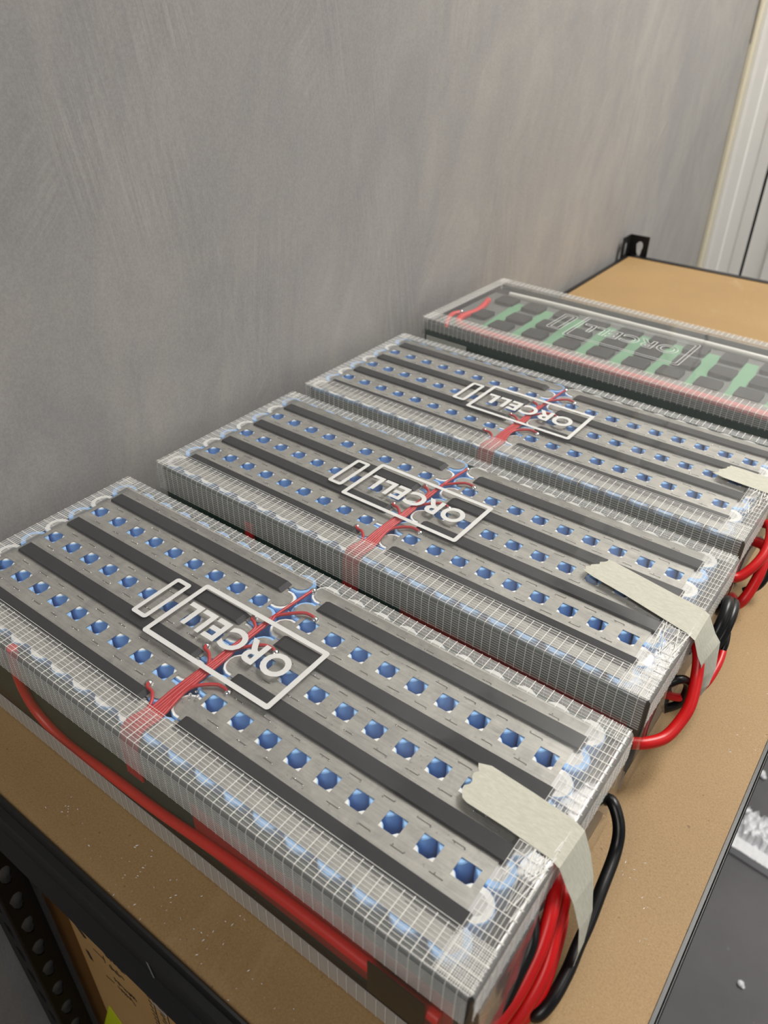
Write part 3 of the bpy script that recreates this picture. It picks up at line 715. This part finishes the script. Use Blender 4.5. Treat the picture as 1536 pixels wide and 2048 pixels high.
# ------------------------------------------------------------------ the green pack, farthest along
H4 = 0.0847
def green_pack():
    root = empty('battery_pack', (.0005, .5645, SHELF), -.030)
    tag(root, 'green and black battery pack farthest from the camera, with outlined lettering on its film', 'battery pack', 'wrapped battery packs in a row on the shelf')
    y0, y1 = -.0885, .0860; z = H4 - .0065; rnd = random.Random(4)
    mb = MB(); mb.box(FX0 + .004, FX1 - .008, y0 + .010, y1 - .006, .005, z - .0045); mb.build('core_block', M['black'], root)
    mb = MB(); mb.box(-.190, .198, -.0600, .0560, z - .0045, z - .0018); mb.build('cover_board', M['cover'], root)
    xs = [-.1595 + k * .0383 for k in range(10)]
    for k in range(9):                                              # pale green masking between the block columns
        cx = xs[k] + .0192; w_ = .0075; sk = -.004
        poly = []
        for s, yy0, yy1 in ((1, -.052, .038), (-1, .038, -.052)):
            for t in range(7):
                yy = yy0 + (yy1 - yy0) * t / 6; poly.append((cx + s * (w_ + rnd.uniform(-.0012, .0012)) + sk * yy / .05, yy))
        mb = MB(); mb.prism(poly, z - .0018, z - .0012); mb.build('green_masking', M['masking_green'], root)
    for k, cx in enumerate(xs):
        if cx > .19: continue
        for ry in ((.0315, -.0075, -.0400) if k else (.0315, -.0215)):
            yy = ry + rnd.uniform(-.002, .002); xx = cx + rnd.uniform(-.002, .002)
            mb = MB(); pr = rrect(xx - .0118, xx + .0118, yy - .0112, yy + .0112, .002, 2)
            mb.prism(pr, z - .0012, z + .0024); mb.build('foam_block', M['block'], root)
    mb = MB(); mb.tube(spline([(-.1700, .0560, z), (-.10, .0572, z + .0005), (0, .0578, z), (.1, .0566, z + .0004), (.196, .0560, z)], 6), .0033, 8, 0); mb.build('white_edging', M['whiteroll'], root)
    cable(root, [(-.178, .019, z + .001), (-.1735, .004, z + .001), (-.1690, -.020, z + .001), (-.1715, -.040, z + .001), (-.1705, -.054, z + .001), (-.162, -.066, z + .001), (-.145, -.0735, z + .002), (-.10, -.0768, z + .002), (0, -.0778, z + .002), (.1, -.0774, z + .002), (.20, -.0790, z + .002)], .0036, 'red', 'red_cable')
    cable(root, [(-.1815, -.0365, z + .001), (-.1845, -.046, z + .001), (-.1815, -.060, z), (-.176, -.072, z - .006), (-.17, -.080, z - .016)], .0026, 'red', 'red_cable')
    cable(root, [(-.150, -.0690, z + .001), (-.10, -.0700, z + .001), (0, -.0708, z + .001), (.1, -.0702, z + .001), (.20, -.0715, z + .001)], .0026, 'red', 'red_cable')
    mb = MB(); mb.ball((-.1795, -.0360, z + .002), .0024, 0, 8); mb.build('solder_joint', M['solder'], root)
    shell(root, y0, y1, H4, 9, .013, 'film4')
    link('logo', logo_mesh('line', H4 + .0003, 1.24, .0165 - .0045, .0), root)
    mb = MB(); mb.box(-.190, -.137, y0 - .0006, y0 - .0003, H4 - .0400, H4 - .0185); mb.build('paper_label', M['greylabel'], root)['label'] = 'plain pale grey label'
    return root
p4 = green_pack()

# ------------------------------------------------------------------ cardboard box on the lower shelf
bx0, bx1, by0, by1, bz0, bz1 = -0.205, 0.200, -0.0885, 0.25, 0.2935, 0.790
cb = empty('cardboard_box', (bx0, by0, bz0)); tag(cb, 'brown cardboard box with black print and brown tape on the lower shelf', 'box')
mb = MB(); mb.box(0, bx1 - bx0, 0, by1 - by0, 0, bz1 - bz0); bo = mb.build('box_body', M['cardboard'], cb)
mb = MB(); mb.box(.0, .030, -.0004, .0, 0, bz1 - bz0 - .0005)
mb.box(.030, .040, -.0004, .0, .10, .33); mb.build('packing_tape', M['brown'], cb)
def ink(strokes, name='print'):
    """strokes drawn on the box face: (x, z) pairs in metres from the pack plane"""
    mb = MB()
    for (xa, za), (xb, zb), wd in strokes:
        a = Vector((xa - bx0, 0, za + ZO - bz0)); c = Vector((xb - bx0, 0, zb + ZO - bz0)); d = (c - a).normalized(); q = Vector((-d.z, 0, d.x)) * wd / 2
        e = Vector((0, -.0003, 0)); e2 = Vector((0, -.0001, 0))
        vs = [a + q + e2, c + q + e2, c - q + e2, a - q + e2, a + q + e, c + q + e, c - q + e, a - q + e]
        mb.add(vs, [(4, 5, 6, 7), (0, 3, 2, 1), (0, 1, 5, 4), (1, 2, 6, 5), (2, 3, 7, 6), (3, 0, 4, 7)])
    return tag(mb.build(name, M['ink'], cb), kind='stuff')
rnd = random.Random(3); m_ = .001
ink([((-.154, -.316), (-.147, -.317), .0016), ((-.155, -.329), (-.128, -.328), .0013), ((-.150, -.318), (-.127, -.317), .0013), ((-.127, -.312), (-.1275, -.334), .0013),
     ((-.156, -.350), (-.144, -.364), .006), ((-.152, -.394), (-.149, -.408), .005), ((-.136, -.372), (-.120, -.372), .0010), ((-.121, -.366), (-.121, -.378), .001), ((-.13, -.412), (-.118, -.410), .0012)], 'pictogram')
S = []; x = -.116
while x < -.082: S.append(((x, -.322 + rnd.uniform(-.003, .001)), (x + .002, -.327 + rnd.uniform(-.002, .004)), .0012)); x += .0026
S.append(((-.092, -.318), (-.083, -.328), .003)); x = -.114
for row, (za, xe) in enumerate(((-.352, -.092), (-.372, -.096), (-.395, -.086), (-.408, -.090))):
    x = -.116 + row * .001
    while x < xe: S.append(((x, za + rnd.uniform(-.003, .003)), (x + rnd.uniform(.0005, .003), za - rnd.uniform(.002, .007)), .0014 if row else .0022)); x += .0029
ink(S, 'lettering')
S = [((-.052, -.315), (-.056, -.41), .001), ((-.036, -.316), (-.038, -.41), .001), ((-.052, -.315), (-.036, -.316), .001)]
for k in range(10): S.append(((-.048 + rnd.uniform(0, .003), -.325 - k * .006), (-.043 + rnd.uniform(0, .004), -.328 - k * .006), .0013)); S.append(((-.061, -.33 - k * .008), (-.058 + rnd.uniform(0, .003), -.333 - k * .008), .0013))
ink(S, 'address_panel')
def facepoly(name, pts, m):
    mb = MB(); n = len(pts); mb.add([(x - bx0, -.0002, z + ZO - bz0) for x, z in pts] + [(x - bx0, -.0006, z + ZO - bz0) for x, z in pts],
        [tuple(range(n - 1, -1, -1)), tuple(range(n, 2 * n))] + [(i, (i + 1) % n, n + (i + 1) % n, n + i) for i in range(n)]); return mb.build(name, m, cb)
facepoly('sticker', [(-.152, -.500), (-.128, -.530), (-.150, -.62), (-.190, -.60)], M['lime'])['label'] = 'yellow-green sticker'
facepoly('sticker', [(-.012, -.318), (.030, -.345), (.020, -.42), (-.03, -.40)], M['label'])['label'] = 'white sticker'

# ------------------------------------------------------------------ loose things
def foam_piece():
    rnd = random.Random(12); bm = bmesh.new()
    root = empty('foam_piece', (.335, .853, 0), -.10)
    tag(root, 'white crumbly foam slab lying on the dark floor beyond the shelf edge', 'foam')
    nx, ny = 30, 14; w_, d_ = .11, .086; V = []
    for j in range(ny + 1):
        for i in range(nx + 1):
            x = (i / nx - .45) * w_; y = (j / ny - .5) * d_; r = j / ny
            h = .020 if r < .30 else .034 + .010 * math.sin(i * 1.7 + j * 1.1) * math.cos(j * 2.3 + i * .5)
            h += rnd.uniform(-.005, .005) if r >= .3 else rnd.uniform(-.001, .001)
            if .3 <= r < .42 and i % 9 in (2, 3): h -= .014
            if i in (0, nx): x += rnd.uniform(-.004, .004)
            V.append((x, y, h))
    mb = MB(); N = (nx + 1) * (ny + 1)
    fs = []
    for j in range(ny):
        for i in range(nx): a = j * (nx + 1) + i; fs.append((a, a + 1, a + nx + 2, a + nx + 1))
    edge = [i for i in range(nx + 1)] + [j * (nx + 1) + nx for j in range(1, ny + 1)] + [ny * (nx + 1) + i for i in range(nx - 1, -1, -1)] + [j * (nx + 1) for j in range(ny - 1, 0, -1)]
    bot = [(V[i][0], V[i][1], 0.0005) for i in edge]; ne = len(edge)
    fs += [(edge[(k + 1) % ne], edge[k], N + k, N + (k + 1) % ne) for k in range(ne)]
    mb.add(V + bot, fs); mb.build('foam_slab', M['foam'], root)
    for (fx, fy, fr) in ((-.053, .030, .007), (-.046, -.004, .006), (.01, .052, .008), (-.02, .049, .006)):
        c = MB(); c.ball((fx, fy, fr * .8), fr, 0, 7, .8); c.build('foam_crumb', M['foam'], root)
foam_piece()
for (cx, cy, r, lab) in ((.289, 1.019, .010, 'small white crumb on the dark floor, just past the foam slab'), (.3725, .5955, .006, 'tiny white crumb on the dark floor nearer than the foam slab')):
    mb = MB(); mb.ball((0, 0, r * .6), r, 0, 7, .6); mb.ball((r * .7, -r * .4, r * .4), r * .6, 0, 6, .6)
    o = mb.build('foam_crumb', M['foam']); o.location = (cx, cy, 0.0003); tag(o, lab, 'foam')
# shavings on the board
mb = MB(); rnd = random.Random(5)
def flake(x, y, s):
    a = rnd.uniform(0, 3.14); l = s * rnd.uniform(.6, 1.6); c, q = math.cos(a) * l, math.sin(a) * l; w_ = s * .25
    z = SHELF + .0002; vs = [(x - c, y - q, z), (x - q * .2, y + w_, z + s * .5), (x + c, y + q, z + s * .1), (x + q * .2, y - w_, z)]
    mb.add(vs, [(0, 1, 3), (1, 2, 3), (0, 3, 2), (0, 2, 1)])
for cx, cy, n_, sp in ((-.045, -.103, 12, .008), (.012, -.103, 12, .007), (.028, -.108, 12, .008), (.075, -.104, 10, .006), (.088, -.101, 8, .006), (.045, -.100, 10, .012), (.120, -.108, 10, .01),
                       (.236, .056, 10, .010), (.242, .035, 8, .012), (.257, .18, 8, .010), (.245, -.04, 8, .02), (.255, .22, 10, .03), (.0, -.112, 12, .05), (.08, -.112, 10, .05), (.10, .9, 12, .15), (-.12, 1.05, 6, .05)):
    for k in range(n_):
        x, y = rnd.gauss(cx, sp), rnd.gauss(cy, min(sp, .007) if cy < -.08 else sp)
        if cy < -.08: y = min(max(y, -.1205), -.0885)
        if .212 < x < .2675 or cy < -.08 or y > .7: flake(x, y, rnd.uniform(.0003, .0008))
tag(mb.build('plastic_shavings', M['foam']), 'scattered tiny white plastic shavings on the brown board', 'debris', kind='stuff')
bpy.context.view_layer.update()
